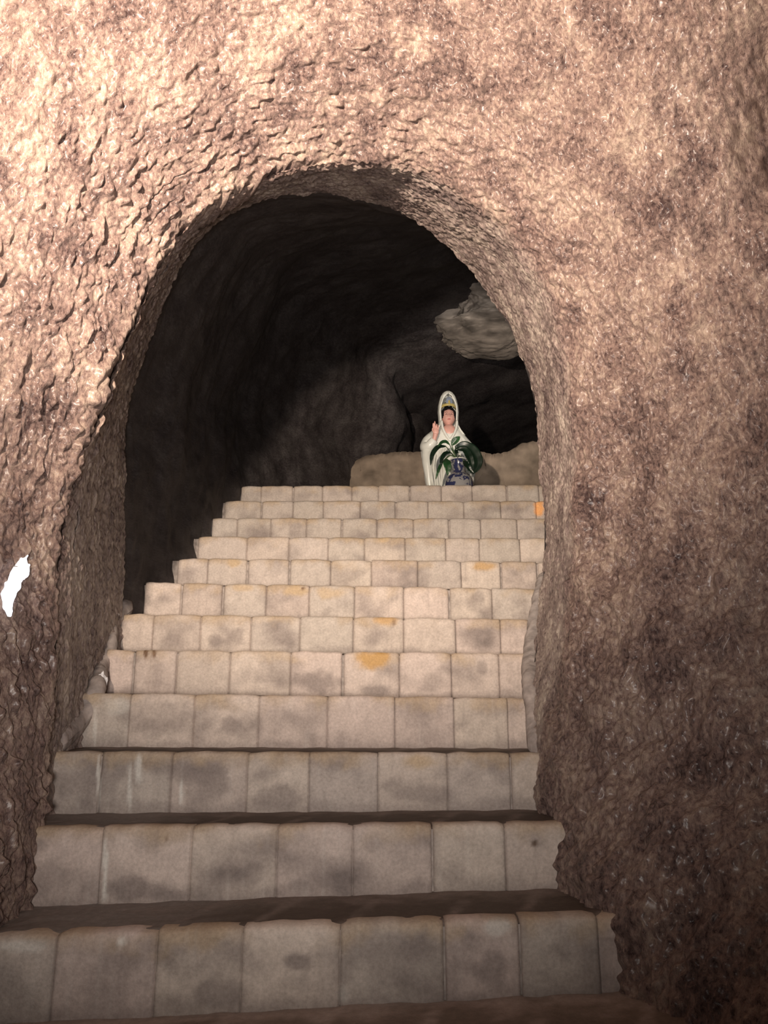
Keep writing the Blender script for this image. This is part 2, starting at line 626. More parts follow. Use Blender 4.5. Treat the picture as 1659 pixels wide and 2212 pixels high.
cd = 0.05 * fbm(cu / 0.7, cv / 0.6, 3.0, 4) + 0.008 * perlin(cu / 0.08, cv / 0.04, 8.0)
cd *= sstep(0.0, 1.2, np.repeat(crid[:, None], CG.shape[1], 1))
CW = CG + cn * cd[..., None]
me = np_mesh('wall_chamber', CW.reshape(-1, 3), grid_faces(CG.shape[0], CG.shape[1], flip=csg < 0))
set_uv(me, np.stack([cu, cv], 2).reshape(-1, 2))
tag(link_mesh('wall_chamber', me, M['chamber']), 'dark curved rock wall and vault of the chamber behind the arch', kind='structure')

# back wall of the chamber
bx_, bz_ = np.meshgrid(np.linspace(-1.6, 3.2, 190), np.linspace(Z0 - 0.4, Z0 + 4.0, 150))
by_ = 7.2 + 5.0 * sstep(0.22, 1.5, bx_) + 0.16 * fbm(bx_ / 0.8, bz_ / 0.9, 3.0, 4) - 0.35 * sstep(0.3, -1.2, bx_)
me = np_mesh('wall_back', np.stack([bx_, by_, bz_], 2).reshape(-1, 3), grid_faces(*bx_.shape))
set_uv(me, np.stack([bz_, bx_], 2).reshape(-1, 2))
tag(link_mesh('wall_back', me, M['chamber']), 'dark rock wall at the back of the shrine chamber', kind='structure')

# ------------------------------------------------------------------ the stairs
# nosing (x, y) at the left and at the right end in the photo, and the brick joints along each riser
q3 = lambda *a: [200 + v / 1.659 for v in a]
q4 = lambda *a: [v / 1.659 for v in a]
q5 = lambda *a: [800 + v / 1.931 for v in a]
ROWS = {
    1: ((520, 1050), (1172, 1047), q3(534, 605, 718, 825, 930, 1025, 1135, 1250, 1360, 1482, 1598, 1720, 1840)),
    2: ((485, 1082), (1172, 1082), q3(474, 605, 720, 828, 960, 1085, 1202, 1330, 1462, 1588, 1710, 1830)),
    3: ((455, 1119), (1172, 1120), q3(425, 520, 640, 768, 892, 1020, 1150, 1275, 1390, 1520, 1650, 1780)),
    4: ((428, 1159), (1172, 1163), q3(380, 555, 705, 845, 975, 1120, 1265, 1385, 1530, 1680, 1800)),
    5: ((383, 1206), (1170, 1213), q3(303, 415, 555, 705, 855, 1000, 1165, 1320, 1460, 1590, 1740)),
    6: ((315, 1258), (1165, 1272), q3(190, 320, 468, 625, 778, 940, 1115, 1275, 1430, 1590, 1680)),
    7: ((258, 1326), (1160, 1338), q3(92, 220, 390, 570, 745, 935, 1115, 1300, 1460, 1560, 1640)),
    8: ((230, 1403), (1150, 1412), q3(45, 150, 305, 495, 712, 895, 1100, 1285, 1455, 1570, 1610)),
    9: ((175, 1497), (1145, 1509), q4(275, 470, 700, 930, 1175, 1415) + q5(364, 342 + 5, 570, 670)[1:]),
    10: ((105, 1624), (1165, 1627), q4(170, 365, 620, 890, 1110, 1355) + q5(320, 580, 712)),
    11: ((50, 1788), (1255, 1778), q4(60, 370, 690, 995, 1265) + q5(255, 560, 885)),
    12: ((-20, 2022), (1362, 1976), q4(-60, 205, 565, 870, 1220) + q5(305, 620, 950, 1095)),
    13: ((-160, 2385), (1650, 2300), [-200, 60, 330, 600, 870, 1140, 1400, 1660]),
    14: ((-300, 2900), (1900, 2800), [-400, 100, 500, 900, 1300, 1700, 2100]),
}
CREAM, PINK, GREYB = np.array((0.58, 0.50, 0.43)), np.array((0.60, 0.495, 0.445)), np.array((0.46, 0.415, 0.37))
DIRT, OCHRE, ORANGE, WHITE = np.array((0.22, 0.18, 0.165)), np.array((0.50, 0.37, 0.23)), np.array((0.52, 0.32, 0.13)), np.array((0.75, 0.72, 0.66))
BROWN = np.array((0.16, 0.09, 0.05))
# marks on the bricks: row, centre x, y in the photo, half width, half height, colour, strength
MARKS = [
    (8, 805, 1424, 38, 22, ORANGE, 1.0), (7, 835, 1340, 26, 12, ORANGE, .8), (6, 640, 1276, 26, 12, OCHRE, .9), (6, 654, 1271, 5, 4, BROWN, 1.0),
    (6, 715, 1282, 28, 14, OCHRE, .7), (6, 525, 1270, 20, 8, OCHRE, .7), (5, 1044, 1224, 26, 9, ORANGE, .8), (5, 505, 1216, 16, 9, OCHRE, .9),
    (4, 828, 1166, 12, 7, OCHRE, .9), (2, 1166, 1098, 11, 17, np.array((0.85, 0.42, 0.16)), 1.0), (10, 905, 1646, 36, 16, OCHRE, .8),
    (8, 690, 1475, 48, 22, DIRT, .7), (8, 815, 1492, 35, 12, DIRT, .7), (7, 465, 1385, 18, 16, DIRT, .6), (7, 510, 1375, 20, 18, DIRT, .5),
    (9, 505, 1572, 28, 24, DIRT, .6), (9, 350, 1550, 60, 40, DIRT, .35), (10, 450, 1690, 50, 40, DIRT, .55), (10, 600, 1725, 55, 28, DIRT, .6),
    (10, 920, 1715, 65, 22, DIRT, .5), (10, 200, 1690, 85, 45, DIRT, .5), (11, 280, 1920, 50, 26, DIRT, .75), (11, 360, 1935, 50, 14, DIRT, .6),
    (11, 690, 1905, 70, 20, DIRT, .5), (11, 90, 1900, 50, 40, DIRT, .45), (12, 640, 2078, 28, 16, DIRT, .7), (12, 480, 2140, 60, 30, DIRT, .65),
    (12, 860, 2080, 70, 55, DIRT, .45), (12, 1070, 2090, 40, 40, DIRT, .6), (12, 1075, 2003, 24, 16, WHITE * .8, .7), (12, 262, 2035, 12, 12, WHITE, .8),
    (12, 40, 2045, 50, 14, WHITE, .6), (10, 213, 1690, 3.5, 55, WHITE, .8), (10, 280, 1695, 4, 50, WHITE, .7), (10, 300, 1660, 8, 30, WHITE, .7),
    (10, 392, 1720, 4, 26, WHITE, .9), (11, 227, 1880, 4.5, 68, WHITE, .85), (9, 205, 1570, 5, 40, WHITE, .6), (9, 250, 1530, 25, 20, WHITE, .4),
    (8, 315, 1412, 4, 10, BROWN, .9), (8, 333, 1411, 4, 10, BROWN, .9), (11, 360, 1811, 5, 6, BROWN, .8), (11, 1155, 1822, 6, 6, BROWN * .6, .9),
    (7, 850, 1345, 6, 8, BROWN, .5), (8, 1040, 1445, 12, 16, DIRT, .5), (6, 1030, 1290, 14, 12, DIRT, .5), (12, 740, 2150, 14, 22, WHITE * .8, .45),
]


def z_at(k, x):
    if k >= 13:        # below the picture: taken from where the lowest riser meets its tread
        a, b = at(100, 2200, row_d(12)), at(1370, 2132, row_d(12))
        dz = -0.012 - (k - 13) * RS
    else:
        (lx, ly), (rx, ry), _ = ROWS[k]
        a, b = at(lx, ly, row_d(k)), at(rx, ry, row_d(k))
        dz = 0.0
    t = (x - a[0]) / (b[0] - a[0])
    return a[2] + t * (b[2] - a[2]) + dz


stairs = empty('staircase', (0, row_d(14), z_at(14, 0) - 0.17))
tag(stairs, 'steep flight of worn brick steps climbing through the rock arch', 'staircase')
bpy.context.view_layer.update()
SO = np.array(stairs.location)
rng = np.random.RandomState(5)


def noise_marks(V, px, py):
    return 1 + 0.0 * px


for k in range(14, 0, -1):
    d = row_d(k)
    (lx, ly), (rx, ry), js = ROWS[k]
    js = sorted(js)
    xs = [at(j, ly, d)[0] for j in js]
    step = empty('step', (0, 0, 0))
    step.parent = stairs
    lowk = k + 1 if k < 14 else None
    Vs, Fs, Cs, off_n = [], [], [], 0
    fine = 1 <= k <= 12
    for i in range(len(xs) - 1):
        wide = rng.rand() < 0.28
        gl = (0.002 + (0.011 if wide else 0.0)) if k < 9 else 0.001 + (0.006 if wide else 0.0)
        x0, x1 = xs[i] + gl / 2, xs[i + 1] - 0.001
        nx_n, nz_n = (30, 26) if fine else (10, 8)
        u = np.concatenate([[0], np.linspace(0, 1, nx_n), [1]])
        v = np.concatenate([[0], np.linspace(0, 1, nz_n), [1]])
        U_, V_ = np.meshgrid(u, v)
        X = x0 + (x1 - x0) * U_
        zt = z_at(k, X)
        zb = (z_at(lowk, X) if lowk else zt - 0.17) - 0.02
        wl, wr = rng.uniform(0.003, 0.013, 2)
        e = np.minimum(U_ * (x1 - x0), (1 - U_) * (x1 - x0))
        dip = wl * np.exp(-U_ * (x1 - x0) / 0.022) + wr * np.exp(-(1 - U_) * (x1 - x0) / 0.022)
        ztop = zt + 0.001 - (0.7 if k < 9 else 0.4) * dip + 0.003 * perlin(X / 0.05, k * 3.3, i)
        Z = zb + (ztop - zb) * V_
        eu = np.minimum(e, 0.03)
        ev = np.minimum((ztop - Z), 0.03)
        rnd = (0.0035 if k < 9 else 0.0015) * np.exp(-eu / 0.005) + 0.009 * np.exp(-np.maximum(ev, 0) / 0.008)
        jut = rng.uniform(-0.003, 0.002)
        Y = d - 0.004 + jut + rnd + 0.004 * perlin(X / 0.06, Z / 0.06, k) + 0.008 * (1 - V_) * 0
        ring = np.zeros_like(U_, bool)
        ring[0] = ring[-1] = True
        ring[:, 0] = ring[:, -1] = True
        Y = np.where(ring, d + 0.055, Y)
        V3 = np.stack([X, Y, Z], 2).reshape(-1, 3)
        # colour: cream or greyish brick, dirt, ochre at the top edge, then the marks
        mixb = rng.rand()
        base = (CREAM * mixb + PINK * (1 - mixb)) * rng.uniform(0.88, 1.06)
        if k <= 3:
            base = (0.5 * base + 0.5 * GREYB) * 0.92
        if rng.rand() < (0.55 if k in (4, 5) else 0.2):
            base = 0.5 * base + 0.5 * GREYB
        px, py, _ = pix(V3)
        wob = fbm(V3[:, 0] / 0.05, V3[:, 2] / 0.05, k * 1.7, 3)
        big = fbm(V3[:, 0] / 0.16, V3[:, 2] / 0.12, k * 2.9 + 50, 3)
        col = np.repeat(base[None], len(V3), 0)

        def blend(col, c, f):
            f = np.clip(f, 0, 1)[:, None]
            return col * (1 - f) + c * f
        dirt_falloff = {10: .25, 11: .35, 12: .55, 13: .7, 14: .7}.get(k, 0.12)  # lower rows darker: dirt plus light falloff worked into the colour
        col = blend(col, DIRT, (big * 1.15 + 0.03 + dirt_falloff * 0.5) * 0.75)
        col = col * (1 + 0.10 * fbm(V3[:, 0] / 0.03, V3[:, 2] / 0.03, k * 4.4, 3))[:, None]
        vv = V_.ravel()
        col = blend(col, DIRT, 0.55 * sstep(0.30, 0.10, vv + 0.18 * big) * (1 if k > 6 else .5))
        col = blend(col, OCHRE, 0.55 * sstep(0.72, 0.98, vv + 0.15 * wob) * np.clip(0.5 + 1.4 * big, 0, 1))
        st = perlin(V3[:, 0] / 0.012, V3[:, 2] / 0.16, k * 5.1)
        col = blend(col, WHITE, 0.25 * np.clip(st - 0.25, 0, 1) * (1.0 if k > 8 else .4))
        col = blend(col, DIRT, 0.35 * np.clip(st * -1 - 0.2, 0, 1))
        ee = np.minimum(e.ravel(), 1)
        col = blend(col, DIRT, (0.45 if wide else 0.15) * np.exp(-ee / 0.006))
        for (mk, mx, my, mw, mh, mc, ms) in MARKS:
            if mk != k:
                continue
            rr = ((px - mx) / mw) ** 2 + ((py - my) / mh) ** 2
            col = blend(col, mc, ms * sstep(1.35, 0.55, np.sqrt(rr) + 0.45 * wob))
        Vs.append(V3)
        Cs.append(col)
        Fs.append(grid_faces(len(v), len(u), off=off_n))
        off_n += len(V3)
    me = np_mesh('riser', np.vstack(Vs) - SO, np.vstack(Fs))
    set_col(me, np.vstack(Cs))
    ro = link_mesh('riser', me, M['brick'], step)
    # mortar bed behind the bricks
    bm = bmesh.new()
    xa, xb = xs[0] - 0.12, xs[-1] + 0.12
    vs = []
    for x in (xa, xb):
        for y in (d + 0.005, d + 0.20):
            zt = z_at(k, x)
            for z in (zt - 0.19, zt - 0.012):
                vs.append(bm.verts.new((x - SO[0], y - SO[1], z - SO[2])))
    for f in ((0, 1, 5, 4), (2, 3, 7, 6), (0, 2, 3, 1), (4, 5, 7, 6), (1, 3, 7, 5), (0, 4, 6, 2)):
        bm.faces.new([vs[q] for q in f])
    obj('mortar_bed', bm, M['mortar'], step, smooth=False)
    # the tread, of dirty dark tiles between paler joints
    d1 = (row_d(k - 1) + 0.05) if k > 1 else 7.3
    nxn, nyn = (150, 36) if k >= 9 else (60, 12)
    gx, gy = np.meshgrid(np.linspace(xa - 0.12, xb + 0.12, nxn), np.linspace(d + 0.006, d1, nyn))
    gz = z_at(k, gx) - 0.004 + 0.004 * fbm(gx / 0.12, gy / 0.12, k, 3)
    s0 = sstep(0.03, 0.0, gy - d)
    gz = gz - 0.010 * s0 + 0.010 * np.clip((gy - d) / TR, 0, 1)
    jl = np.full(gx.shape, 1.0)
    for x in xs:
        jl = np.minimum(jl, np.abs(gx - x - 0.35 * (gy - d) * np.sign(0.1)))
    wob = fbm(gx / 0.10, gy / 0.06, k * 3.1, 4)
    tcol = np.repeat(np.repeat(np.array((0.105, 0.083, 0.068))[None, None], gx.shape[0], 0), gx.shape[1], 1)
    fj = (np.clip(0.45 + 0.7 * wob, 0, 0.8) * sstep(0.024, 0.006, jl + 0.010 * wob))[..., None]
    tcol = tcol * (1 - fj) + np.array((0.26, 0.22, 0.20)) * fj
    fe = (np.clip(0.75 * sstep(0.55, 1.0, (gy - d) / TR + 0.25 * wob), 0, 1) if k > 1 else 0 * gx)[..., None]
    tcol = tcol * (1 - fe) + np.array((0.24, 0.20, 0.18)) * fe
    if k == 13:
        fl = sstep(0.3, -0.5, gx)[..., None] * 0.35
        tcol = tcol * 1.7
        px, py, _ = pix(np.stack([gx, gy, gz], 2))
        sp = sstep(1.2, 0.8, np.sqrt(((px - 876) / 30) ** 2 + ((py - 2144) / 15) ** 2) + 0.3 * wob)[..., None]
        tcol = tcol * (1 - sp) + np.array((0.50, 0.42, 0.34)) * sp
    if k == 12:
        fl = (sstep(-0.25, -0.6, gx + 0.1 * wob))[..., None] * 0.7
        tcol = tcol * (1 - fl) + np.array((0.27, 0.25, 0.24)) * fl
    if k == 11:
        fl = (sstep(-0.45, -0.7, gx + 0.1 * wob))[..., None] * 0.7
        tcol = tcol * (1 - fl) + np.array((0.27, 0.25, 0.24)) * fl
    me = np_mesh('tread', np.stack([gx, gy, gz], 2).reshape(-1, 3) - SO, grid_faces(*gx.shape))
    set_col(me, tcol.reshape(-1, 3))
    link_mesh('tread', me, M['tread'], step)

# the cave floor at the foot of the flight
bm = bmesh.new()
fz = z_at(14, 0) - 0.18
vs = [bm.verts.new((x, y, z)) for x, y, z in ((-2.6, -2.2, fz), (2.6, -2.2, fz), (2.6, row_d(14) + 0.1, fz), (-2.6, row_d(14) + 0.1, fz),
                                              (-2.6, -2.2, fz - .1), (2.6, -2.2, fz - .1), (2.6, row_d(14) + 0.1, fz - .1), (-2.6, row_d(14) + 0.1, fz - .1))]
for f in ((0, 1, 2, 3), (7, 6, 5, 4), (0, 4, 5, 1), (1, 5, 6, 2), (2, 6, 7, 3), (3, 7, 4, 0)):
    bm.faces.new([vs[i] for i in f])
tag(obj('floor', bm, M['plaster'], smooth=False), 'cave floor at the foot of the steps', kind='structure')


# grey plaster fillets where the steps run into the rock
def fillet(name, pts, rad, label, seed):
    P = spline(np.array(pts), 120)
    n = 16
    ang = np.linspace(0, 2 * np.pi, n)
    V = []
    for i, p in enumerate(P):
        r = rad * (1 + 0.4 * perlin(i / 26.0, seed, 0.3) + 0.12 * perlin(i / 5.0, seed, 0.3)) * (0.35 + 0.65 * min(1, min(i, len(P) - 1 - i) / 6))
        for a in ang:
            q = r * (1 + 0.10 * perlin(i / 7.0, a * 1.3, seed))
            V.append((p[0] + q * math.cos(a), p[1], p[2] + 1.2 * q * math.sin(a)))
    me = np_mesh(name, V, grid_faces(len(P), n))
    tag(link_mesh(name, me, M['plaster']), label, kind='structure')


fillet('trim_1', [at(108, 1618, 2.52), at(165, 1560, 2.74), at(205, 1500, 2.80), at(212, 1450, 3.0), at(235, 1402, 3.10), at(243, 1345, 3.28), at(280, 1305, 3.45)], 0.035,
       'grey plaster fillet between the steps and the left rock wall', 2.0)
fillet('trim_2', [at(1166, 1640, 2.54), at(1150, 1500, 2.80), at(1150, 1440, 3.0), at(1160, 1370, 3.2), at(1168, 1300, 3.35), at(1176, 1240, 3.6)], 0.035,
       'grey plaster fillet between the steps and the right rock wall', 6.0)


# white daubs of plaster on the left fillet
def daub(c, sx, sz, seed, label):
    bm = bmesh.new()
    bmesh.ops.create_icosphere(bm, subdivisions=4, radius=1)
    for v in bm.verts:
        n = float(fbm(v.co.x * 1.3 + seed, v.co.y * 1.3, v.co.z * 1.3, 3))
        v.co = v.co * (1 + 0.4 * n)
        v.co = Vector((v.co.x * sx, v.co.y * 0.018, v.co.z * sz))
    o = obj('plaster_daub', bm, M['white_plaster'])
    o.location = c
    tag(o, label, 'plaster daub', 'white plaster daubs on the left')


daub(at(242, 1328, 3.24), 0.028, 0.010, 1.0, 'small flat white plaster daub at the upper left step end')
daub(at(219, 1478, 2.86), 0.016, 0.036, 5.0, 'upright white plaster daub at a left step end lower down')

# ------------------------------------------------------------------ white patch on the left wall, its brightness added as an emissive shape
pp = pix(W)


def on_wall(px, py, lift):
    q = (pp[0] - px) ** 2 + (pp[1] - py) ** 2 + np.where(pp[2] < 0.3, 1e9, 0)
    iy, ix = np.unravel_index(np.argmin(q), q.shape)
    return W[iy, ix] + lift * np.array((0.75, -0.66, 0.0)), float(pp[2][iy, ix])


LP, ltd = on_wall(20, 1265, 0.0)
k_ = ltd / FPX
wl = empty('wall_glow', LP)
tag(wl, 'narrow irregular white patch of added glow low on the left rock wall', 'glow patch')
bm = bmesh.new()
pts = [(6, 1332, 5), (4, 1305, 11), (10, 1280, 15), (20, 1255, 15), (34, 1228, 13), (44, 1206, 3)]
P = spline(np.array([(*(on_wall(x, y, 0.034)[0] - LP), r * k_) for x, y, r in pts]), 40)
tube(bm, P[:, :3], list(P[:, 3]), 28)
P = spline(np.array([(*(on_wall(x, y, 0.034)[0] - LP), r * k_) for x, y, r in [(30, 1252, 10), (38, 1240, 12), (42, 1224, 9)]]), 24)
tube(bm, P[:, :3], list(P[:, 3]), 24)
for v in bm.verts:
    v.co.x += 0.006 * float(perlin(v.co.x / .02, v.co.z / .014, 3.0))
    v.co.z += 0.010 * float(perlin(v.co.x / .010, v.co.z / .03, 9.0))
obj('glow_shape', bm, M['glow'], wl)
bm = bmesh.new()
tube(bm, [Vector((-8 * k_, 0.012, -50 * k_)), Vector((0, 0.012, 0)), Vector((10 * k_, 0.012, 45 * k_))], 0.014, 12)
obj('glow_backing', bm, M['plaster'], wl)  # added backing behind the glow patch


# ------------------------------------------------------------------ rock overhang and ledge in the chamber
def rock(name, c, size, seed, amp, mat, label, cat, sub=6, strat=0.0, kind=None):
    bm = bmesh.new()
    bmesh.ops.create_icosphere(bm, subdivisions=sub, radius=1)
    co = np.array([v.co[:] for v in bm.verts])
    n1 = fbm(co[:, 0] * 1.6 + seed, co[:, 1] * 1.6, co[:, 2] * 1.6, 5, 0.55)
    n2 = 1 - 2 * np.abs(fbm(co[:, 0] * 1.2 + seed * 2, co[:, 1] * 1.2, co[:, 2] * 3.4 + 1.1 * co[:, 0], 3))
    co = co * (1 + amp * n1 + strat * n2)[:, None]
    co = np.sign(co) * np.abs(co) ** 0.8
    co[:, 2] = np.where(co[:, 2] < -0.75, -0.75 + 0.2 * (co[:, 2] + 0.75), co[:, 2])
    for v, q in zip(bm.verts, co):
        v.co = Vector((q[0] * size[0], q[1] * size[1], q[2] * size[2]))
    o = obj(name, bm, mat)
    o.location = c
    tag(o, label, cat, kind=kind)
    return o


rock('rock_overhang', at(1062, 640, 5.9), (0.56, 0.50, 0.40), 4.3, 0.28, M['stone'], 'pale rough boulder jutting from the chamber vault above the statue', 'rock', 7, 0.09)

# low broken ledge behind the statue
nx_, nz2 = 220, 40
lx = np.linspace(-0.45, 2.2, nx_)
pts_top = [(735, 1047), (765, 1010), (790, 992), (850, 987), (910, 988), (1000, 990), (1040, 985), (1060, 992), (1085, 992), (1110, 982), (1130, 968), (1160, 965), (1200, 960), (1300, 965)]
tx = [at(a, b, 6.45)[0] for a, b in pts_top]
tz = [at(a, b, 6.45)[2] for a, b in pts_top]
top = np.interp(lx, tx, tz) + 0.02 * perlin(lx / 0.06, 2.0, 3.0) + 0.012 * perlin(lx / 0.025, 2.0, 3.0)
lz0 = Z0 - 0.03
V = []
for i, x in enumerate(lx):
    for j in range(nz2):
        t = j / (nz2 - 1)
        if t < 0.7:
            s = t / 0.7
            y, z = 6.45 - 0.10 * (1 - s) + 0.05 * float(0), lz0 + (top[i] - lz0) * s
        else:
            s = (t - 0.7) / 0.3
            y, z = 6.45 + 0.5 * s, top[i] - 0.02 * s
        V.append((x, y, z))
V = np.array(V)
V[:, 1] += 0.05 * fbm(V[:, 0] / 0.3, V[:, 2] / 0.3, 5.0, 4)
me = np_mesh('rock_ledge', V, grid_faces(nx_, nz2))
o = link_mesh('rock_ledge', me, M['ledge'])
md = o.modifiers.new('solidify', 'SOLIDIFY')
md.thickness = 0.05
tag(o, 'low ragged stone ledge behind the white statue', 'ledge')

# ------------------------------------------------------------------ the statue
SD = 5.9
sp = at(970, 1000, SD)
SX = sp[0]
statue = empty('robed_statue', (SX, SD, Z0))
tag(statue, 'white robed hooded statue with raised hand at the top of the steps', 'statue')


def catmull(zs, vals, z):
    return np.interp(z, zs, vals)


# robe
nzr, npr = 110, 120
zz = np.linspace(0.0, 0.755, nzr)
zk = [0, .12, .27, .40, .50, .545, .585, .62, .66, .70, .735, .755]
xl = np.interp(zz, zk, [-.19, -.185, -.168, -.186, -.203, -.208, -.188, -.160, -.128, -.096, -.068, -.058])
xr = np.interp(zz, zk, [.19, .185, .178, .190, .205, .207, .186, .158, .126, .096, .068, .058])
dp = np.interp(zz, zk, [.15, .145, .135, .135, .135, .13, .12, .11, .10, .085, .07, .06])
V = []
for i, z in enumerate(zz):
    cx, hw = (xl[i] + xr[i]) / 2, (xr[i] - xl[i]) / 2
    for j in range(npr):
        a = 2 * math.pi * j / npr
        amp_ = 0.010 * float(sstep(0.66, 0.45, z))
        fold = amp_ * (math.sin(a * 17 + 3 * math.sin(z * 9)) + 0.6 * math.sin(a * 29 + 5 * z)) * (0.4 + 0.6 * abs(math.sin(a)))
        ca, sa = math.cos(a), math.sin(a)
        p = 0.85
        X = cx + (hw + fold) * math.copysign(abs(ca) ** p, ca)
        zc = z
        if sa < 0:
            zc = min(z, 0.735 - 0.085 * math.exp(-(X / 0.036) ** 2) * min(1, -sa * 2))
        V.append((X, (dp[i] + fold) * math.copysign(abs(sa) ** p, sa), zc))
F = []
for i in range(nzr - 1):
    for j in range(npr):
        F.append((i * npr + j, i * npr + (j + 1) % npr, (i + 1) * npr + (j + 1) % npr, (i + 1) * npr + j))
me = np_mesh('robe', V, F)
robe = link_mesh('robe', me, M['white_glaze'], statue)
# folds hanging across the front and collar edges, sub-parts of the robe
bm = bmesh.new()
for pts, r in (([(-.055, -.078, .76), (-.050, -.098, .70), (-.030, -.120, .64), (0, -.135, .585)], .009),
               ([(.060, -.078, .76), (.052, -.098, .70), (.030, -.120, .64), (0, -.135, .585)], .009)):
    P = spline(np.array(pts), 20)
    tube(bm, P, r, 10)
obj('collar', bm, M['white_glaze'], robe)
bm = bmesh.new()
for q in range(7):
    x0 = -0.175 + 0.018 * q
    P = spline(np.array([(x0 + .05, -.105 - .004 * q, .58), (x0 + .012, -.128, .48), (x0 - .002, -.135, .36), (x0 + .014, -.138, .22)]), 20)
    tube(bm, P, [0.004 + 0.004 * math.sin(math.pi * t / 19) for t in range(20)], 8)
for q in range(6):
    P = spline(np.array([(-.09 + .018 * q, -.128, .50 - .012 * q), (0.0 + .012 * q, -.150, .40 - .03 * q), (.10 + .012 * q, -.135, .44 - .03 * q)]), 20)
    tube(bm, P, [0.003 + 0.004 * math.sin(math.pi * t / 19) for t in range(20)], 8)
obj('robe_fold', bm, M['white_glaze'], robe)
# sleeve of the raised arm
bm = bmesh.new()
P = spline(np.array([(-.085, -.02, .665), (-.145, -.06, .60), (-.175, -.10, .545), (-.150, -.135, .545), (-.118, -.150, .585)]), 26)
tube(bm, P, np.interp(np.linspace(0, 1, 26), [0, .4, .65, 1], [.055, .056, .046, .030]), 18)
P = spline(np.array([(-.165, -.105, .56), (-.170, -.120, .46), (-.160, -.12, .33), (-.150, -.11, .2)]), 24)
tube(bm, P, np.interp(np.linspace(0, 1, 24), [0, .4, 1], [.040, .040, .018]), 18)
sl = obj('sleeve', bm, M['white_glaze'], statue)
# head, neck and chest in one skin-coloured mesh
bm = bmesh.new()
vs = ball(bm, (0, 0, 0), (1, 1, 1), 7)
for v in vs:
    x, y, z = v.co
    w = 0.053 * (1 - 0.16 * max(0, -z)) * (1 - 0.10 * max(0, -z) ** 2)
    X, Y, Z = x * w, y * 0.058, z * 0.070
    fr = max(0, -y)
    Y -= 0.013 * fr * math.exp(-(X / 0.0085) ** 2 - ((Z + 0.008) / 0.013) ** 2)            # nose
    Y -= 0.005 * fr * math.exp(-(X / 0.005) ** 2 - ((Z - 0.008) / 0.016) ** 2)
    for sx in (-1, 1):
        Y += 0.005 * fr * math.exp(-((X - sx * 0.019) / 0.010) ** 2 - ((Z - 0.010) / 0.007) ** 2)   # eye sockets
        Y -= 0.003 * fr * math.exp(-((X - sx * 0.022) / 0.014) ** 2 - ((Z + 0.018) / 0.014) ** 2)   # cheeks
    Y -= 0.004 * fr * math.exp(-(X / 0.013) ** 2 - ((Z + 0.031) / 0.007) ** 2)             # mouth
    Y -= 0.004 * fr * math.exp(-(X / 0.014) ** 2 - ((Z + 0.056) / 0.010) ** 2)             # chin
    v.co = Vector((X, Y - 0.028, Z + 0.803))
tube(bm, spline(np.array([(0, -.012, .79), (0, -.010, .73), (0, -.02, .70)]), 10), [.034, .033, .032, .032, .033, .035, .038, .042, .046, .05], 20)
vs = ball(bm, (0, -0.046, .672), (.060, .060, .070), 4)
head = obj('head', bm, M['skin'], statue)
rm = head.modifiers.new('remesh', 'REMESH')
rm.mode = 'VOXEL'
rm.voxel_size = 0.0022
rm.use_smooth_shade = True
sm = head.modifiers.new('smooth', 'SMOOTH')
sm.iterations = 2
bm = bmesh.new()
for sx in (-1, 1):
    P = spline(np.array([(sx * .010, -.0835, .812), (sx * .019, -.0815, .8145), (sx * .029, -.0755, .811)]), 10)
    tube(bm, P, [.0006, .0014, .002, .0024, .0026, .0026, .0024, .002, .0014, .0006], 8)
obj('eye', bm, M['eye'], head)
bm = bmesh.new()
for sx in (-1, 1):
    P = spline(np.array([(sx * .008, -.0850, .8245), (sx * .019, -.0830, .829), (sx * .031, -.0750, .824)]), 10)
    tube(bm, P, [.0006, .0009, .0012, .0013, .0013, .0012, .0011, .001, .0008, .0005], 8)
obj('eyebrow', bm, M['eye'], head)
bm = bmesh.new()
P = spline(np.array([(-.012, -.0845, .7725), (-.005, -.0885, .7715), (0, -.089, .7722), (.005, -.0885, .7715), (.012, -.0845, .7725)]), 14)
tube(bm, P, [.0008 + .0030 * math.sin(math.pi * t / 13) for t in range(14)], 8)
obj('mouth', bm, M['lip'], head)
# ears hidden by hair
bm = bmesh.new()
vs = ball(bm, (0, 0, 0), (1, 1, 1), 6)
for v in vs:
    v.co = Vector((v.co.x * 0.0585, v.co.y * 0.068 - 0.024, v.co.z * 0.068 + 0.822))
dele = []
for v in bm.verts:
    x, y, z = v.co
    hl = 0.850 - 5.5 * x * x + 0.006 * math.cos(x * 160)
    lim = 0.78 if abs(x) > 0.038 else hl
    if y < -0.018 and z < lim and abs(x) < 0.0475:
        dele.append(v)
bmesh.ops.delete(bm, geom=dele, context='VERTS')
hair = obj('hair', bm, M['hair'], statue)
md = hair.modifiers.new('solidify', 'SOLIDIFY')
md.thickness = 0.006
bm = bmesh.new()
ball(bm, (0, -0.012, 0.905), (0.030, 0.034, 0.040), 4)
obj('topknot', bm, M['hair'], hair)
# crown: gold band, scalloped rim and a blue-grey plaque
crown = None
bm = bmesh.new()
P = [(0.053 * math.sin(a), -0.020 - 0.063 * math.cos(a), 0.880 + 0.006 * math.cos(a)) for a in np.linspace(-1.5, 1.5, 30)]
tube(bm, P, 0.0075, 10)
crown = obj('crown', bm, M['gold'], statue)
bm = bmesh.new()
vs = ball(bm, (0.004, -0.070, 0.918), (0.027, 0.010, 0.040), 4)
obj('crown_plaque', bm, M['blue_grey'], crown)
bm = bmesh.new()
ball(bm, (0.004, -0.080, 0.908), (0.008, 0.005, 0.018), 2)
for a in np.linspace(-1.0, 1.0, 9):
    ball(bm, (0.050 * math.sin(a), -0.020 - 0.064 * math.cos(a), 0.893), (0.006, 0.005, 0.009), 1)
obj('crown_jewel', bm, M['gold'], crown)
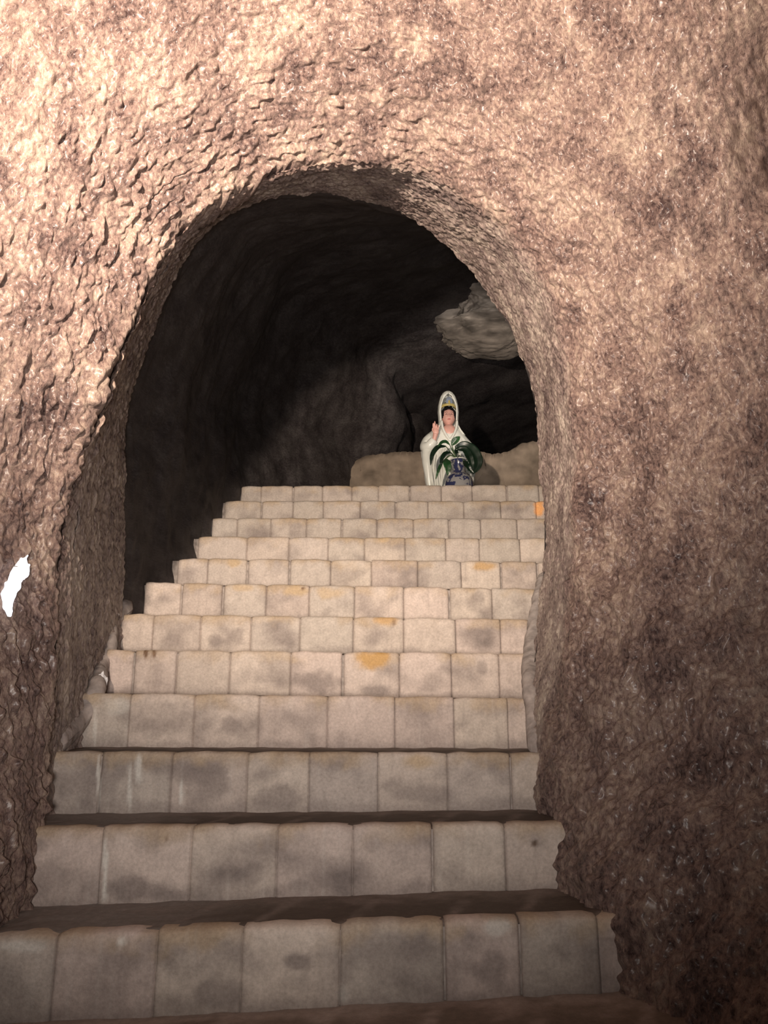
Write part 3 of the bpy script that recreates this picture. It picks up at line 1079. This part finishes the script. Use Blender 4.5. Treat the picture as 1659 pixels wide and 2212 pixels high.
# hood: a thick shell open at the front
nh, na = 70, 64
hz = np.linspace(0.66, 1.021, nh)
V = []
for i, z in enumerate(hz):
    hw = np.interp(z, [.66, .70, .74, .77, .80, .85, .90, .94, .975, 1.0, 1.014, 1.021], [.120, .094, .074, .069, .070, .0735, .070, .062, .052, .036, .020, .003])
    hd = hw * 1.08
    op = np.interp(z, [.66, .70, .74, .78, .85, .90, .94, .965, .978, .985, 1.021], [1.1, 1.05, .98, .95, .96, .88, .66, .46, .20, .02, 0.0])
    for j in range(na + 1):
        a = op + (2 * math.pi - 2 * op) * j / na
        f = 0.0015 * math.sin(a * 15)
        V.append(((hw + f) * math.sin(a), -(hd + f) * math.cos(a) - 0.014, z))
me = np_mesh('hood', np.array(V), grid_faces(nh, na + 1))
hood = link_mesh('hood', me, M['white_glaze'], statue)
md = hood.modifiers.new('solidify', 'SOLIDIFY')
md.thickness = 0.009
md.offset = 0
# raised right hand, palm and five fingers in one surface
bm = bmesh.new()
tube(bm, spline(np.array([(-.120, -.150, .575), (-.113, -.155, .605), (-.107, -.158, .63)]), 8), [.017, .0165, .016, .016, .017, .019, .020, .020], 14)
ball(bm, (-.105, -.158, .648), (.022, .011, .028), 3)
for pts, r in (([(-.121, -.158, .665), (-.124, -.160, .692), (-.123, -.166, .712)], .0062),      # index
               ([(-.110, -.158, .670), (-.112, -.160, .702), (-.112, -.164, .726)], .0066),      # middle
               ([(-.099, -.158, .668), (-.098, -.164, .692), (-.099, -.176, .700)], .0062),      # ring, bent
               ([(-.088, -.158, .660), (-.085, -.163, .680), (-.086, -.171, .693)], .0054),      # little
               ([(-.120, -.162, .640), (-.130, -.172, .655), (-.124, -.180, .672)], .0068)):     # thumb
    P = spline(np.array(pts), 9)
    tube(bm, P, [r, r, r * .98, r * .96, r * .95, r * .9, r * .85, r * .72, r * .4], 10)
hand = obj('hand', bm, M['skin'], statue)
rm = hand.modifiers.new('remesh', 'REMESH')
rm.mode = 'VOXEL'
rm.voxel_size = 0.0016
rm.use_smooth_shade = True

# ------------------------------------------------------------------ vase and plant before the statue
VD = 5.52
vp = at(991, 1000, VD)
vase = empty('porcelain_vase', (vp[0], VD, Z0))
tag(vase, 'round blue and white porcelain vase in front of the statue', 'vase')
bm = bmesh.new()
lathe(bm, [(.055, 0), (.062, .004), (.066, .02), (.088, .08), (.100, .14), (.100, .18), (.092, .215), (.074, .240), (.052, .255), (.043, .270), (.040, .300),
           (.043, .330), (.052, .350), (.056, .356), (.053, .360), (.047, .352), (.038, .330), (.034, .30), (.034, .27)])
obj('vase_body', bm, M['vase'], vase)
bm = bmesh.new()
P = [(0.0565 * math.cos(a), 0.0565 * math.sin(a), 0.356) for a in np.linspace(0, 2 * math.pi, 49)]
tube(bm, P, 0.004, 8)
obj('rim', bm, M['white_glaze'], vase)

plant = empty('leafy_plant', (vp[0], VD, Z0 + 0.30))
tag(plant, 'dark green drooping leaves standing in the porcelain vase', 'plant')
PO = np.array(plant.location)


def cr(cx, cy, dd=0.0):
    return at(840 + cx / 4.88, 780 + cy / 4.88, VD - 0.06 + dd) - PO


def leaf(pts, width, mat, parent, cup=0.25, tw=0.0):
    P = spline(np.array(pts), 22)
    V = []
    for i, p in enumerate(P):
        t = i / 21
        w = width * (math.sin(math.pi * min(1, t * 0.94 + 0.04)) ** 0.75) * (1 - 0.25 * t)
        tan = P[min(i + 1, 21)] - P[max(i - 1, 0)]
        tan /= np.linalg.norm(tan)
        side = np.cross(tan, np.array((0, -1.0, 0)))
        side /= np.linalg.norm(side) + 1e-9
        side = side * math.cos(tw) + np.array((0, 1, 0)) * math.sin(tw)
        nrm_ = np.cross(side, tan)
        for j in range(-4, 5):
            s = j / 4
            V.append(p + side * w * s + nrm_ * (cup * w * (abs(s) - 0.4)) + nrm_ * 0.0015 * math.sin(i * 1.9) * abs(s))
    me = np_mesh('leaf', np.array(V), grid_faces(22, 9))
    o = link_mesh('leaf', me, mat, parent)
    md = o.modifiers.new('solidify', 'SOLIDIFY')
    md.thickness = 0.0012
    return o


L, DL = M['leaf'], M['deep_leaf']
leaf([cr(662, 885), cr(690, 850, -.01), cr(720, 820, -.015), cr(748, 795, -.01)], .026, L, plant)
leaf([cr(640, 880), cr(600, 848, -.02), cr(555, 858, -.03), cr(515, 905, -.035)], .013, L, plant)
leaf([cr(600, 898), cr(520, 905, -.02), cr(458, 985, -.03), cr(440, 1098, -.03)], .019, DL, plant)
leaf([cr(650, 960), cr(590, 975, -.02), cr(555, 1040, -.03), cr(545, 1110, -.03)], .016, DL, plant)
leaf([cr(565, 1060), cr(540, 1110, -.03), cr(520, 1160, -.035), cr(495, 1245, -.03)], .012, L, plant)
leaf([cr(600, 1030), cr(612, 1080, -.05), cr(622, 1130, -.055), cr(618, 1200, -.05)], .030, L, plant)
leaf([cr(700, 930), cr(712, 960, -.03), cr(722, 1015, -.03)], .014, DL, plant)
leaf([cr(700, 915), cr(790, 890, .0), cr(880, 945, -.02), cr(935, 1040, -.03), cr(930, 1120, -.03), cr(880, 1190, -.03)], .046, DL, plant, .3)
leaf([cr(720, 930), cr(800, 930, -.02), cr(850, 1010, -.04), cr(875, 1100, -.04), cr(860, 1180, -.04)], .030, DL, plant, .3)
leaf([cr(700, 900), cr(770, 885, .03), cr(850, 905, .04), cr(905, 960, .04), cr(945, 1060, .04)], .024, DL, plant, .3)
leaf([cr(790, 1050), cr(830, 1100, -.05), cr(860, 1150, -.05), cr(900, 1185, -.05)], .024, DL, plant, .3)
bm = bmesh.new()
base = np.array((0.0, 0.0, 0.0))
for tip in (cr(662, 885), cr(640, 880), cr(600, 898), cr(700, 915), cr(720, 930), cr(650, 960), cr(700, 930), cr(565, 1060), cr(600, 1030), cr(790, 1050)):
    mid = np.array(((tip[0]) * 0.45 - .01, -0.015, max(tip[2] * 0.75, 0.085)))
    tube(bm, spline(np.array([base, np.array((tip[0] * .1, 0, 0.06)), mid, tip]), 14), [.004] * 6 + [.0035] * 4 + [.003] * 4, 8)
obj('stem', bm, M['stem'], plant)
